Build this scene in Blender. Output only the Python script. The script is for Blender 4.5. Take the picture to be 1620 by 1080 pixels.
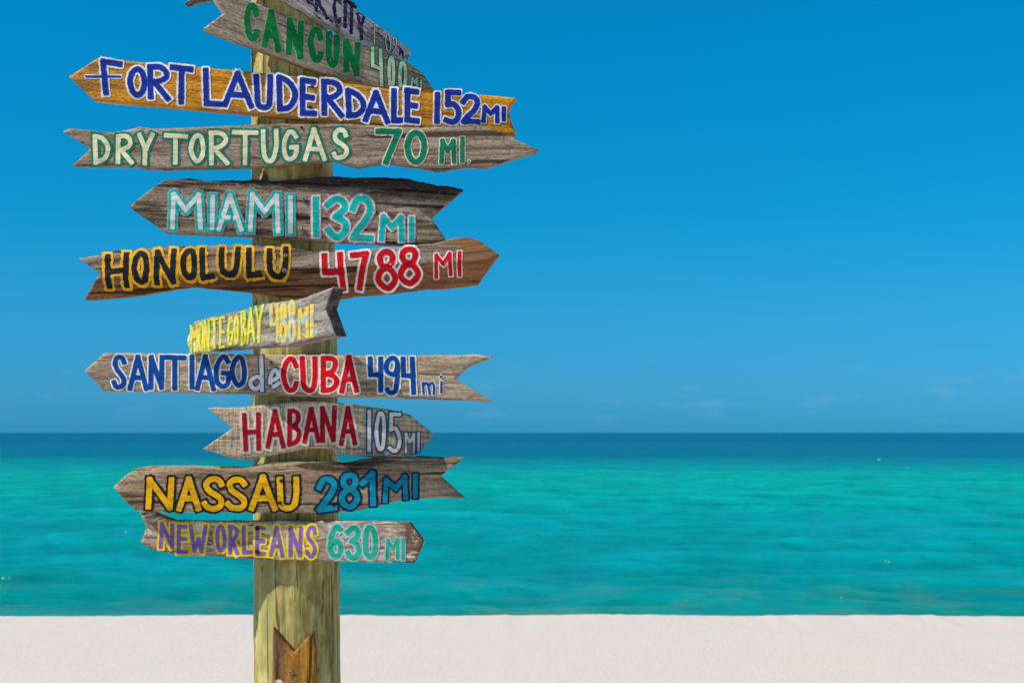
import bpy, bmesh, math, random
import numpy as np
from mathutils import Vector, Matrix, noise as mn
R_ = math.radians
scene = bpy.context.scene
for o in list(bpy.data.objects): bpy.data.objects.remove(o)
COL = scene.collection

# ------------------------------------------------------------------ camera
F = 2250.0                                   # focal length in photo pixels (1620 wide, 50 mm)
PITCH = math.atan(144.0/F)
EYE = Vector((0, 0, 1.6))
cam_d = bpy.data.cameras.new('camera'); cam = bpy.data.objects.new('camera', cam_d); COL.objects.link(cam)
cam_d.sensor_width = 36; cam_d.lens = 50; cam_d.clip_start = .05; cam_d.clip_end = 60000
cam.location = EYE; cam.rotation_euler = (math.pi/2+PITCH, 0, 0)
cam_d.dof.use_dof = True; cam_d.dof.focus_distance = 3.28; cam_d.dof.aperture_fstop = 10
scene.camera = cam
scene.render.resolution_x = 1024; scene.render.resolution_y = 682

# ------------------------------------------------------------------ sun and sky
SUNV = Vector((-1.6, -.63, 1.85))           # towards the sun
sun_d = bpy.data.lights.new('sun', 'SUN'); sun_d.energy = 5.0; sun_d.angle = R_(.53); sun_d.color = (1, .94, .84)
sun = bpy.data.objects.new('sun', sun_d); COL.objects.link(sun)
sun.rotation_euler = (-SUNV).to_track_quat('-Z', 'Y').to_euler(); sun.location = (-6, -4, 9)
world = bpy.data.worlds.new('World'); scene.world = world; world.use_nodes = True
wn = world.node_tree; wn.nodes.clear()
def N(nt, t, **kw):
    n = nt.nodes.new(t)
    for k, v in kw.items():
        if k.startswith('i_'): n.inputs[k[2:].replace('_', ' ')].default_value = v
        else: setattr(n, k, v)
    return n
def L(nt, a, b): nt.links.new(a, b)
def ramp(nt, fac, stops, interp='LINEAR'):
    r = N(nt, 'ShaderNodeValToRGB'); cr = r.color_ramp; cr.interpolation = interp
    while len(cr.elements) > 1: cr.elements.remove(cr.elements[-1])
    cr.elements[0].position = stops[0][0]; c = stops[0][1]; cr.elements[0].color = tuple(c) + (1,) if not isinstance(c, (int, float)) else (c, c, c, 1)
    for p, c in stops[1:]:
        e = cr.elements.new(p); e.color = tuple(c) + (1,) if not isinstance(c, (int, float)) else (c, c, c, 1)
    L(nt, fac, r.inputs['Fac']); return r.outputs['Color']
def mix(nt, fac, a, b, mode='MIX'):
    m = N(nt, 'ShaderNodeMix', data_type='RGBA', blend_type=mode)
    for s, v in ((0, fac), (6, a), (7, b)):
        if isinstance(v, bpy.types.NodeSocket): L(nt, v, m.inputs[s])
        elif isinstance(v, (int, float)): m.inputs[s].default_value = v if s == 0 else (v, v, v, 1)
        else: m.inputs[s].default_value = tuple(v)[:3] + (1,)
    return m.outputs[2]
def math_(nt, op, a, b=None):
    m = N(nt, 'ShaderNodeMath', operation=op)
    for i, v in enumerate((a, b)):
        if v is None: continue
        if isinstance(v, bpy.types.NodeSocket): L(nt, v, m.inputs[i])
        else: m.inputs[i].default_value = v
    return m.outputs[0]
sky = N(wn, 'ShaderNodeTexSky', sky_type='NISHITA', sun_disc=False)
sky.sun_elevation = math.asin(SUNV.normalized().z); sky.sun_rotation = math.atan2(SUNV.x, SUNV.y)
sky.air_density = 1.0; sky.dust_density = 0.15; sky.ozone_density = 3.0; sky.altitude = 0
tc = N(wn, 'ShaderNodeTexCoord'); sep = N(wn, 'ShaderNodeSeparateXYZ'); L(wn, tc.outputs['Generated'], sep.inputs[0])
tint = ramp(wn, sep.outputs['Z'], [(0, (.05, .43, 1.06)), (.03, (.08, .475, .99)), (.08, (.07, .565, .96)), (.15, (.02, .68, 1.0)), (.28, (.0, .81, 1.12)), (.5, (.20, .66, .90)), (1, (.46, .57, .68))])
graded = mix(wn, 1.0, sky.outputs['Color'], tint, 'MULTIPLY')
# faint far clouds low over the horizon
mp = N(wn, 'ShaderNodeMapping'); mp.inputs['Scale'].default_value = (7, 7, 26); L(wn, tc.outputs['Generated'], mp.inputs[0])
cn = N(wn, 'ShaderNodeTexNoise', i_Scale=2.6, i_Detail=6.0, i_Roughness=.55); L(wn, mp.outputs[0], cn.inputs['Vector'])
cmask = ramp(wn, cn.outputs['Fac'], [(.56, 0.0), (.72, 1.0)])
cband = ramp(wn, sep.outputs['Z'], [(.001, 0.0), (.012, 1.0), (.03, .8), (.055, 0.0)])
cfac = math_(wn, 'MULTIPLY', math_(wn, 'MULTIPLY', cmask, cband), .10)
graded = mix(wn, cfac, graded, (5.2, 5.0, 6.2))
bg = N(wn, 'ShaderNodeBackground', i_Strength=.1); L(wn, graded, bg.inputs['Color'])
wo = N(wn, 'ShaderNodeOutputWorld'); L(wn, bg.outputs[0], wo.inputs['Surface'])
vs = scene.view_settings; vs.view_transform = 'Standard'; vs.look = 'None'; vs.exposure = 0.12; vs.gamma = 1; vs.use_curve_mapping = False

# ------------------------------------------------------------------ helpers
def pix_ray(px, py):
    a = px-810.0; b = 540.0-py
    c, s = math.cos(PITCH), math.sin(PITCH)
    return Vector((a, F*c-b*s, F*s+b*c))
def new_mat(name):
    m = bpy.data.materials.new(name); m.use_nodes = True
    nt = m.node_tree; return m, nt, nt.nodes['Principled BSDF']
def mesh_obj(name, verts, faces, mats, parent=None, smooth=True, fmat=None):
    me = bpy.data.meshes.new(name); me.from_pydata(verts, [], faces)
    for m in (mats if isinstance(mats, (list, tuple)) else [mats]): me.materials.append(m)
    if smooth: me.polygons.foreach_set('use_smooth', [True]*len(me.polygons))
    if fmat: me.polygons.foreach_set('material_index', fmat)
    me.update()
    o = bpy.data.objects.new(name, me); COL.objects.link(o)
    if parent: o.parent = parent
    return o

# ------------------------------------------------------------------ sand
def sand_z(x, y):
    crest = .0 + .016*mn.noise(Vector((x*.35+3, 0, 1))) + .006*mn.noise(Vector((x*1.7, 5, 2))) + .008*mn.noise(Vector((x*5, 9, 2))) + .005*mn.noise(Vector((x*13, 4, 2)))
    ax = (x+.2)/6.5
    crest += -.012 - .022*min(1.6, ax*ax)
    c = math.exp(-((y-12.7)/.9)**2)
    z = crest*c if y < 12.7 else crest
    z += .006*mn.noise(Vector((x*1.3, y*1.3, 0))) + .0022*mn.noise(Vector((x*6, y*6, 4))) + .0012*mn.noise(Vector((x*17, y*17, 7)))
    if y > 12.75: z -= .34*(y-12.75)**1.12
    if y > 30: z = -8 - (y-30)*.01
    return max(z, -8.5)
def grid_obj(name, xs, ys, zf, mat):
    vs_ = [(x, y, zf(x, y)) for y in ys for x in xs]; n = len(xs)
    fs = [(j*n+i, j*n+i+1, (j+1)*n+i+1, (j+1)*n+i) for j in range(len(ys)-1) for i in range(n-1)]
    return mesh_obj(name, vs_, fs, mat)
m_sand, nt, bs = new_mat('sand')
t = N(nt, 'ShaderNodeTexCoord')
n1 = N(nt, 'ShaderNodeTexNoise', i_Scale=160.0, i_Detail=5.0, i_Roughness=.75); L(nt, t.outputs['Object'], n1.inputs['Vector'])
n4 = N(nt, 'ShaderNodeTexNoise', i_Scale=55.0, i_Detail=6.0, i_Roughness=.8); L(nt, t.outputs['Object'], n4.inputs['Vector'])
n2 = N(nt, 'ShaderNodeTexNoise', i_Scale=22.0, i_Detail=8.0, i_Roughness=.7); L(nt, t.outputs['Object'], n2.inputs['Vector'])
n3 = N(nt, 'ShaderNodeTexNoise', i_Scale=.7, i_Detail=3.0); L(nt, t.outputs['Object'], n3.inputs['Vector'])
c = ramp(nt, n1.outputs['Fac'], [(.25, (.38, .32, .28)), (.42, (.62, .55, .485)), (.6, (.665, .595, .53)), (.8, (.80, .73, .66))])
c = mix(nt, ramp(nt, n3.outputs['Fac'], [(.35, 0.0), (.7, .5)]), c, (.63, .56, .515))
c = mix(nt, 1.0, c, ramp(nt, n4.outputs['Fac'], [(.34, .76), (.5, 1.0), (.66, 1.12)]), 'MULTIPLY')
vo = N(nt, 'ShaderNodeTexVoronoi', i_Scale=38.0); L(nt, t.outputs['Object'], vo.inputs['Vector'])
sp = ramp(nt, vo.outputs['Distance'], [(.0, 1.0), (.10, 0.0)])
c = mix(nt, math_(nt, 'MULTIPLY', sp, .55), c, (.30, .25, .21))
L(nt, c, bs.inputs['Base Color']); bs.inputs['Roughness'].default_value = .95; bs.inputs['Specular IOR Level'].default_value = .15
b1 = N(nt, 'ShaderNodeBump', i_Strength=.55, i_Distance=.012); L(nt, n2.outputs['Fac'], b1.inputs['Height'])
b2 = N(nt, 'ShaderNodeBump', i_Strength=.5, i_Distance=.004); L(nt, n1.outputs['Fac'], b2.inputs['Height']); L(nt, b1.outputs[0], b2.inputs['Normal'])
L(nt, b2.outputs[0], bs.inputs['Normal'])
xs = [-3000, -800, -200, -60, -30, -18, -12]+[-9+.06*i for i in range(301)]+[12, 18, 30, 60, 200, 800, 3000]
ys = [-400, -60, -10, -2, 1.5, 3, 4]+[5+.05*i for i in range(190)]+[14.6, 15, 16, 18, 22, 30, 60, 300, 2000, 30000]
sand = grid_obj('beach_sand', xs, ys, sand_z, m_sand); sand['kind'] = 'structure'

# ------------------------------------------------------------------ sea
SEA = -.78
m_sea, nt, bs = new_mat('sea_water')
t = N(nt, 'ShaderNodeTexCoord'); s_ = N(nt, 'ShaderNodeSeparateXYZ'); L(nt, t.outputs['Object'], s_.inputs[0])
def stretched(scale, sc, det=4.0, rough=.55, loc=(0, 0, 0), dist=0.0):
    m_ = N(nt, 'ShaderNodeMapping'); m_.inputs['Scale'].default_value = sc; m_.inputs['Location'].default_value = loc
    L(nt, t.outputs['Object'], m_.inputs[0])
    q = N(nt, 'ShaderNodeTexNoise', i_Scale=scale, i_Detail=det, i_Roughness=rough, i_Distortion=dist); L(nt, m_.outputs[0], q.inputs['Vector']); return q.outputs['Fac']
# how far out: 0 at the beach, 1 far away (inverse distance, so near bands are fine)
inv = math_(nt, 'DIVIDE', 18.0, s_.outputs['Y'])
wob = math_(nt, 'MULTIPLY', math_(nt, 'SUBTRACT', stretched(1.0, (.012, .03, 1), 5.0), .5), .05)
pos = math_(nt, 'ADD', inv, wob)
c = ramp(nt, pos, [(0.0, (.0, .028, .10)), (.045, (.0, .034, .11)), (.06, (.0, .075, .15)), (.12, (.0, .09, .155)), (.172, (.0, .25, .215)), (.21, (.0, .385, .26)), (.28, (.0, .37, .275)),
                   (.45, (.0, .305, .30)), (.7, (.0, .27, .28)), (.88, (.0, .25, .235)), (1.0, (.012, .22, .185))])
p1 = ramp(nt, stretched(1.0, (.42, .20, 1), 6.0, .6, (4, 9, 0), .5), [(.46, 0.0), (.58, 1.0)])
p2 = ramp(nt, stretched(1.0, (1.3, .62, 1), 6.0, .65, (14, 3, 0), .5), [(.50, 0.0), (.60, 1.0)])
c = mix(nt, math_(nt, 'MULTIPLY', p1, .42), c, (.0, .20, .13))
c = mix(nt, math_(nt, 'MULTIPLY', p2, .34), c, (.0, .17, .14))
p3 = ramp(nt, stretched(1.0, (.6, .8, 1), 5.0, .6, (24, 13, 0), .8), [(.50, 0.0), (.60, 1.0)])
near = ramp(nt, pos, [(.72, 0.0), (.93, 1.0)])
c = mix(nt, math_(nt, 'MULTIPLY', math_(nt, 'MULTIPLY', p3, near), .5), c, (.075, .20, .13))   # sandy bed seen through shallow water
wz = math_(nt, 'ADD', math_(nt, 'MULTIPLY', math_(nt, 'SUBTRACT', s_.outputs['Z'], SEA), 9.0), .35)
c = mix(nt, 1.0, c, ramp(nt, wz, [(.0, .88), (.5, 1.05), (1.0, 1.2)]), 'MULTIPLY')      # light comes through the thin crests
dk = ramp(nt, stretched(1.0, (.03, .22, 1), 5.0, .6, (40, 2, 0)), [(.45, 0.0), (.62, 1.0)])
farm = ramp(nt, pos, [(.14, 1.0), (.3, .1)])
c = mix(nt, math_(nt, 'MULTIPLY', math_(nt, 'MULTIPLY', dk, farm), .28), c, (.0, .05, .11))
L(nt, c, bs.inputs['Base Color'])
bs.inputs['Roughness'].default_value = .26; bs.inputs['IOR'].default_value = 1.33; bs.inputs['Specular IOR Level'].default_value = .22
hb = math_(nt, 'ADD', stretched(1.0, (1.6, 3.6, 1), 8.0, .62), math_(nt, 'MULTIPLY', stretched(1.0, (.4, 1.0, 1), 5.0, .6, (3, 3, 3), .6), 1.6))
b1 = N(nt, 'ShaderNodeBump', i_Strength=.75, i_Distance=.11); L(nt, hb, b1.inputs['Height']); L(nt, b1.outputs[0], bs.inputs['Normal'])
ts = np.concatenate([np.linspace(-3, -.62, 16)[:-1], np.linspace(-.62, .62, 340), np.linspace(.62, 3, 16)[1:]])
iv = np.linspace(1/13.0, 1/420.0, 560)
ds = np.concatenate([1/iv, np.geomspace(430, 32000, 40)])
T, D_ = np.meshgrid(ts, ds); X = T*D_; Y = D_.copy()
rng = np.random.RandomState(4); Z = np.zeros_like(X)
for k in range(70):
    lam = 10**rng.uniform(-.35, .8); ang = rng.normal(R_(74), R_(36)); kx, ky = math.cos(ang), math.sin(ang)
    amp = .0075*lam**.6; ph = rng.uniform(0, 6.28)
    wobble = .8*np.sin(X*.11+ph)+.6*np.sin(Y*.13+ph*2)
    damp = np.clip(1.5-D_/(lam*60+20), 0, 1)
    Z += amp*damp*(1-np.abs(np.sin((X*kx+Y*ky)*math.pi/lam+ph+wobble))*1.0-.36)
me = bpy.data.meshes.new('sea'); nv = X.size; me.vertices.add(nv)
me.vertices.foreach_set('co', np.stack([X, Y, Z+SEA], -1).astype(np.float32).ravel())
r_, c_ = X.shape; I = np.arange(nv).reshape(r_, c_)
Q = np.stack([I[:-1, :-1], I[:-1, 1:], I[1:, 1:], I[1:, :-1]], -1).reshape(-1, 4).astype(np.int32)
me.loops.add(Q.size); me.loops.foreach_set('vertex_index', Q.ravel()); me.polygons.add(len(Q))
me.polygons.foreach_set('loop_start', np.arange(0, Q.size, 4, dtype=np.int32)); me.polygons.foreach_set('loop_total', np.full(len(Q), 4, np.int32))
me.polygons.foreach_set('use_smooth', np.ones(len(Q), bool)); me.materials.append(m_sea); me.update(calc_edges=True)
sea = bpy.data.objects.new('sea', me); COL.objects.link(sea); sea['kind'] = 'structure'

# ------------------------------------------------------------------ wood and paint materials
def wood(name, dark, mid, light, alt=None, altamt=.0, crack=.5, fib=1.0, seed=0, bump=.5, chips=None, split=None, rough=.8, saw=0, pits=0, tip=None):
    m, nt, bs = new_mat(name); t = N(nt, 'ShaderNodeTexCoord')
    def nz(sc, det=6.0, rg=.6, dist=0.0, k=0):
        mp = N(nt, 'ShaderNodeMapping'); mp.inputs['Scale'].default_value = sc; mp.inputs['Location'].default_value = (seed*3.1+k, seed*1.7, seed*2.3+k)
        L(nt, t.outputs['Object'], mp.inputs[0]); q = N(nt, 'ShaderNodeTexNoise', i_Scale=1.0, i_Detail=det, i_Roughness=rg, i_Distortion=dist)
        L(nt, mp.outputs[0], q.inputs['Vector']); return q.outputs['Fac']
    spl = nz((1.1, 14, 34), 5.0, .5, .5, 71)
    fine = nz((9, 60, 150*fib), 8.0, .7, .3)
    broad = nz((2.2, 12, 30*fib), 5.0, .6, 1.6, 5)
    blot = nz((5, 8, 13), 6.0, .65, .5, 11)
    spk = nz((95, 160, 240), 4.0, .8, 0, 17)
    crk = nz((3.0, 30, 95*fib), 6.0, .55, .9, 23)
    f = math_(nt, 'ADD', math_(nt, 'MULTIPLY', fine, .55), math_(nt, 'MULTIPLY', broad, .45))
    c = ramp(nt, f, [(.40, dark), (.49, mid), (.58, light)])
    if alt:
        am = ramp(nt, blot, [(.5-.2*altamt, 0.0), (.66-.1*altamt, 1.0)])
        c = mix(nt, math_(nt, 'MULTIPLY', am, .85), c, mix(nt, 1.0, alt, ramp(nt, fine, [(.3, .55), (.65, 1.25)]), 'MULTIPLY'))
    if split:                                    # another wood tone along one long side, deepened for shade on Honolulu
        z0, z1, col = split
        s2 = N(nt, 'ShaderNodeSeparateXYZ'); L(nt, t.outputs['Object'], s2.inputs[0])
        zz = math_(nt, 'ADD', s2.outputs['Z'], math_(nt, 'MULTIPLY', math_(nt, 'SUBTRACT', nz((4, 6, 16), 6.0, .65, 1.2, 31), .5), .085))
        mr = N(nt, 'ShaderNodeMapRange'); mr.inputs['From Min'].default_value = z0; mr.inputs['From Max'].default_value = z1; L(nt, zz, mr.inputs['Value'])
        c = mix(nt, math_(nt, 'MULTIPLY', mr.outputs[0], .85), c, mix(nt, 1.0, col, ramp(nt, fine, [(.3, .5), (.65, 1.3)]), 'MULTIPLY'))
    c = mix(nt, 1.0, c, ramp(nt, spk, [(.36, .5), (.47, .95), (.62, 1.3)]), 'MULTIPLY')
    cm = ramp(nt, crk, [(.30+.06*crack, 1.0), (.36+.07*crack, 0.0)])
    c = mix(nt, math_(nt, 'MULTIPLY', cm, .35+.5*crack), c, (dark[0]*.25, dark[1]*.22, dark[2]*.2))
    sm = ramp(nt, spl, [(.345, 1.0), (.36, 0.0)]); c = mix(nt, math_(nt, 'MULTIPLY', sm, .8), c, (dark[0]*.18, dark[1]*.16, dark[2]*.15))
    if tip:                                      # one end of another tone; on Montego it is sunlight painted in
        s3 = N(nt, 'ShaderNodeSeparateXYZ'); L(nt, t.outputs['Object'], s3.inputs[0])
        xx = math_(nt, 'ADD', s3.outputs['X'], math_(nt, 'MULTIPLY', math_(nt, 'SUBTRACT', nz((12, 20, 40), 6.0, .65, 1.0, 61), .5), .10))
        mr = N(nt, 'ShaderNodeMapRange'); mr.inputs['From Min'].default_value = tip[0]; mr.inputs['From Max'].default_value = tip[1]; L(nt, xx, mr.inputs['Value'])
        c = mix(nt, math_(nt, 'MULTIPLY', mr.outputs[0], .9), c, mix(nt, 1.0, tip[2], ramp(nt, fine, [(.36, .45), (.6, 1.4)]), 'MULTIPLY'))
    if saw: c = mix(nt, 1.0, c, ramp(nt, nz((260, 8, 14), 3.0, .6, .2, 51), [(.38, 1-saw), (.5, 1.0), (.62, 1+saw*.5)]), 'MULTIPLY')
    if pits: c = mix(nt, ramp(nt, nz((55, 60, 130), 5.0, .7, .5, 57), [(.60, 0.0), (.68, pits)]), c, (.50, .43, .36))
    if chips:                                    # remains of old paint
        ch = nz((14, 30, 26), 8.0, .75, .8, 41)
        c = mix(nt, ramp(nt, ch, [(chips[1], 0.0), (chips[1]+.05, 1.0)]), c, chips[0])
        ch2 = nz((30, 30, 70), 8.0, .8, .8, 47)
        c = mix(nt, ramp(nt, ch2, [(.60, 0.0), (.64, 1.0)]), c, (.02, .022, .05))
    L(nt, c, bs.inputs['Base Color']); bs.inputs['Roughness'].default_value = rough; bs.inputs['Specular IOR Level'].default_value = .1
    h = math_(nt, 'SUBTRACT', math_(nt, 'ADD', fine, math_(nt, 'MULTIPLY', broad, .6)), math_(nt, 'ADD', math_(nt, 'MULTIPLY', cm, 1.2), math_(nt, 'MULTIPLY', sm, 2.0)))
    b = N(nt, 'ShaderNodeBump', i_Strength=bump, i_Distance=.0035); L(nt, h, b.inputs['Height']); 
    b2 = N(nt, 'ShaderNodeBump', i_Strength=bump*.8, i_Distance=.0015); L(nt, spk, b2.inputs['Height']); L(nt, b.outputs[0], b2.inputs['Normal'])
    L(nt, b2.outputs[0], bs.inputs['Normal']); return m
_paints = {}
def paint(name, col, wear=.35, second=None, thr=.575):
    if name in _paints: return _paints[name]
    m, nt, bs = new_mat('paint_'+name); t = N(nt, 'ShaderNodeTexCoord')
    def nz(sc, det=6.0, rg=.6, dist=0.0):
        mp = N(nt, 'ShaderNodeMapping'); mp.inputs['Scale'].default_value = sc; L(nt, t.outputs['Object'], mp.inputs[0])
        q = N(nt, 'ShaderNodeTexNoise', i_Scale=1.0, i_Detail=det, i_Roughness=rg, i_Distortion=dist); L(nt, mp.outputs[0], q.inputs['Vector']); return q.outputs['Fac']
    g = nz((10, 60, 150), 8.0, .7); b_ = nz((22, 22, 34), 4.0, .6, .5); w = nz((14, 60, 150), 8.0, .8)
    c = mix(nt, 1.0, col, ramp(nt, b_, [(.36, .72), (.5, 1.0), (.64, 1.2)]), 'MULTIPLY')
    if second: c = mix(nt, ramp(nt, nz((28, 28, 28), 3.0, .5, 1.0), [(.49, 0.0), (.54, 1.0)]), c, second)
    c = mix(nt, 1.0, c, ramp(nt, g, [(.36, 1-.85*wear), (.5, 1.0)]), 'MULTIPLY')
    c = mix(nt, ramp(nt, w, [(thr, 0.0), (thr+.05, wear)]), c, (.16, .13, .11))
    L(nt, c, bs.inputs['Base Color']); bs.inputs['Roughness'].default_value = .6; bs.inputs['Specular IOR Level'].default_value = .12
    bp = N(nt, 'ShaderNodeBump', i_Strength=.3, i_Distance=.003); L(nt, g, bp.inputs['Height']); L(nt, bp.outputs[0], bs.inputs['Normal'])
    _paints[name] = m; return m

m_screw, nt, bs = new_mat('screw_steel')
t = N(nt, 'ShaderNodeTexCoord'); q = N(nt, 'ShaderNodeTexNoise', i_Scale=300.0, i_Detail=4.0); L(nt, t.outputs['Object'], q.inputs['Vector'])
L(nt, ramp(nt, q.outputs['Fac'], [(.4, (.12, .07, .05)), (.6, (.45, .42, .38))]), bs.inputs['Base Color']); bs.inputs['Metallic'].default_value = .6; bs.inputs['Roughness'].default_value = .5
m_hole, nt, bs = new_mat('screw_recess'); bs.inputs['Base Color'].default_value = (.02, .015, .012, 1); bs.inputs['Roughness'].default_value = .9

# ------------------------------------------------------------------ signpost
DP = 3.4
def on_plane_y(px, py, y): d = pix_ray(px, py); return EYE + d*(y/d.y)
post_edges = [(-260, 395, 513), (80, 398, 519), (270, 398.5, 526), (560, 400, 533.5), (900, 402, 537), (1080, 402.5, 538), (1900, 400, 544)]
rings = []
for py, l, r in post_edges:
    a = on_plane_y(l, py, DP); b = on_plane_y(r, py, DP)
    rings.append((a.z, (a.x+b.x)/2, (b.x-a.x)/2*.992))
rings.sort()
rz = [r[0] for r in rings]
def post_at(z): return float(np.interp(z, rz, [r[1] for r in rings])), float(np.interp(z, rz, [r[2] for r in rings]))
BASE = Vector((post_at(.0)[0], DP, 0))
root = bpy.data.objects.new('signpost', None); COL.objects.link(root); root.location = BASE; root.empty_display_size = .2
root['label'] = 'round greenish timber post carrying many weathered hand-painted wooden arrow boards, standing in the sand'
root['category'] = 'signpost'

m_post, nt, bs = new_mat('treated_pine')
t = N(nt, 'ShaderNodeTexCoord')
def nzp(sc, det=6.0, rg=.6, dist=0.0, loc=(0, 0, 0)):
    mp = N(nt, 'ShaderNodeMapping'); mp.inputs['Scale'].default_value = sc; mp.inputs['Location'].default_value = loc; L(nt, t.outputs['Object'], mp.inputs[0])
    q = N(nt, 'ShaderNodeTexNoise', i_Scale=1.0, i_Detail=det, i_Roughness=rg, i_Distortion=dist); L(nt, mp.outputs[0], q.inputs['Vector']); return q.outputs['Fac']
st = nzp((75, 75, 4.5), 8.0, .7, .5); br = nzp((15, 15, 1.8), 6.0, .65, .9, (3, 1, 2)); bl = nzp((13, 13, 6), 7.0, .7, .8, (7, 7, 7)); ck = nzp((60, 60, 2.2), 6.0, .55, .6, (1, 9, 4))
mott = nzp((30, 30, 17), 7.0, .75, .8, (5, 2, 8))
c = ramp(nt, math_(nt, 'ADD', math_(nt, 'MULTIPLY', st, .38), math_(nt, 'ADD', math_(nt, 'MULTIPLY', br, .34), math_(nt, 'MULTIPLY', mott, .28))), [(.40, (.15, .11, .03)), (.47, (.38, .31, .085)), (.52, (.54, .46, .16)), (.60, (.72, .63, .31))])
c = mix(nt, ramp(nt, bl, [(.52, 0.0), (.62, .7)]), c, (.22, .145, .05))
c = mix(nt, ramp(nt, nzp((9, 9, 2.1), 6.0, .65, .8, (2, 8, 12)), [(.50, 0.0), (.62, .55)]), c, (.26, .26, .10))
kn = nzp((26, 26, 12), 3.0, .5, 0, (11, 4, 6)); c = mix(nt, ramp(nt, kn, [(.65, 0.0), (.69, .85)]), c, (.09, .055, .025))
ckm = ramp(nt, ck, [(.34, 1.0), (.375, 0.0)])
c = mix(nt, math_(nt, 'MULTIPLY', ckm, .75), c, (.06, .045, .02))
L(nt, c, bs.inputs['Base Color']); bs.inputs['Roughness'].default_value = .8; bs.inputs['Specular IOR Level'].default_value = .2
bp = N(nt, 'ShaderNodeBump', i_Strength=.6, i_Distance=.004); L(nt, math_(nt, 'SUBTRACT', math_(nt, 'ADD', st, mott), ckm), bp.inputs['Height']); L(nt, bp.outputs[0], bs.inputs['Normal'])
zt = rings[-1][0]; NA, NZ = 128, 260
vv, ff = [], []
for j in range(NZ+1):
    z = -.5+(zt+.5)*j/NZ; cx, rr = post_at(z)
    for i in range(NA):
        a = 2*math.pi*i/NA; ca, sa = math.cos(a), math.sin(a)
        d = .0012*mn.noise(Vector((ca*7, sa*7, z*11)))+.0016*mn.noise(Vector((ca*9, sa*9, z*1.3))) + .0012*mn.noise(Vector((ca*26, sa*26, z*2.2))) + .0015*mn.noise(Vector((ca*2, sa*2, z*3)))
        vv.append((cx+ca*(rr+d)-BASE.x, sa*(rr+d), z))
for j in range(NZ):
    for i in range(NA):
        k = (i+1) % NA; ff.append((j*NA+i, j*NA+k, (j+1)*NA+k, (j+1)*NA+i))
vv.append((post_at(zt)[0]-BASE.x, 0, zt+.004)); e = len(vv)-1
ff += [(NZ*NA+i, NZ*NA+(i+1) % NA, e) for i in range(NA)]
post = mesh_obj('post', vv, ff, m_post, root)

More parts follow.
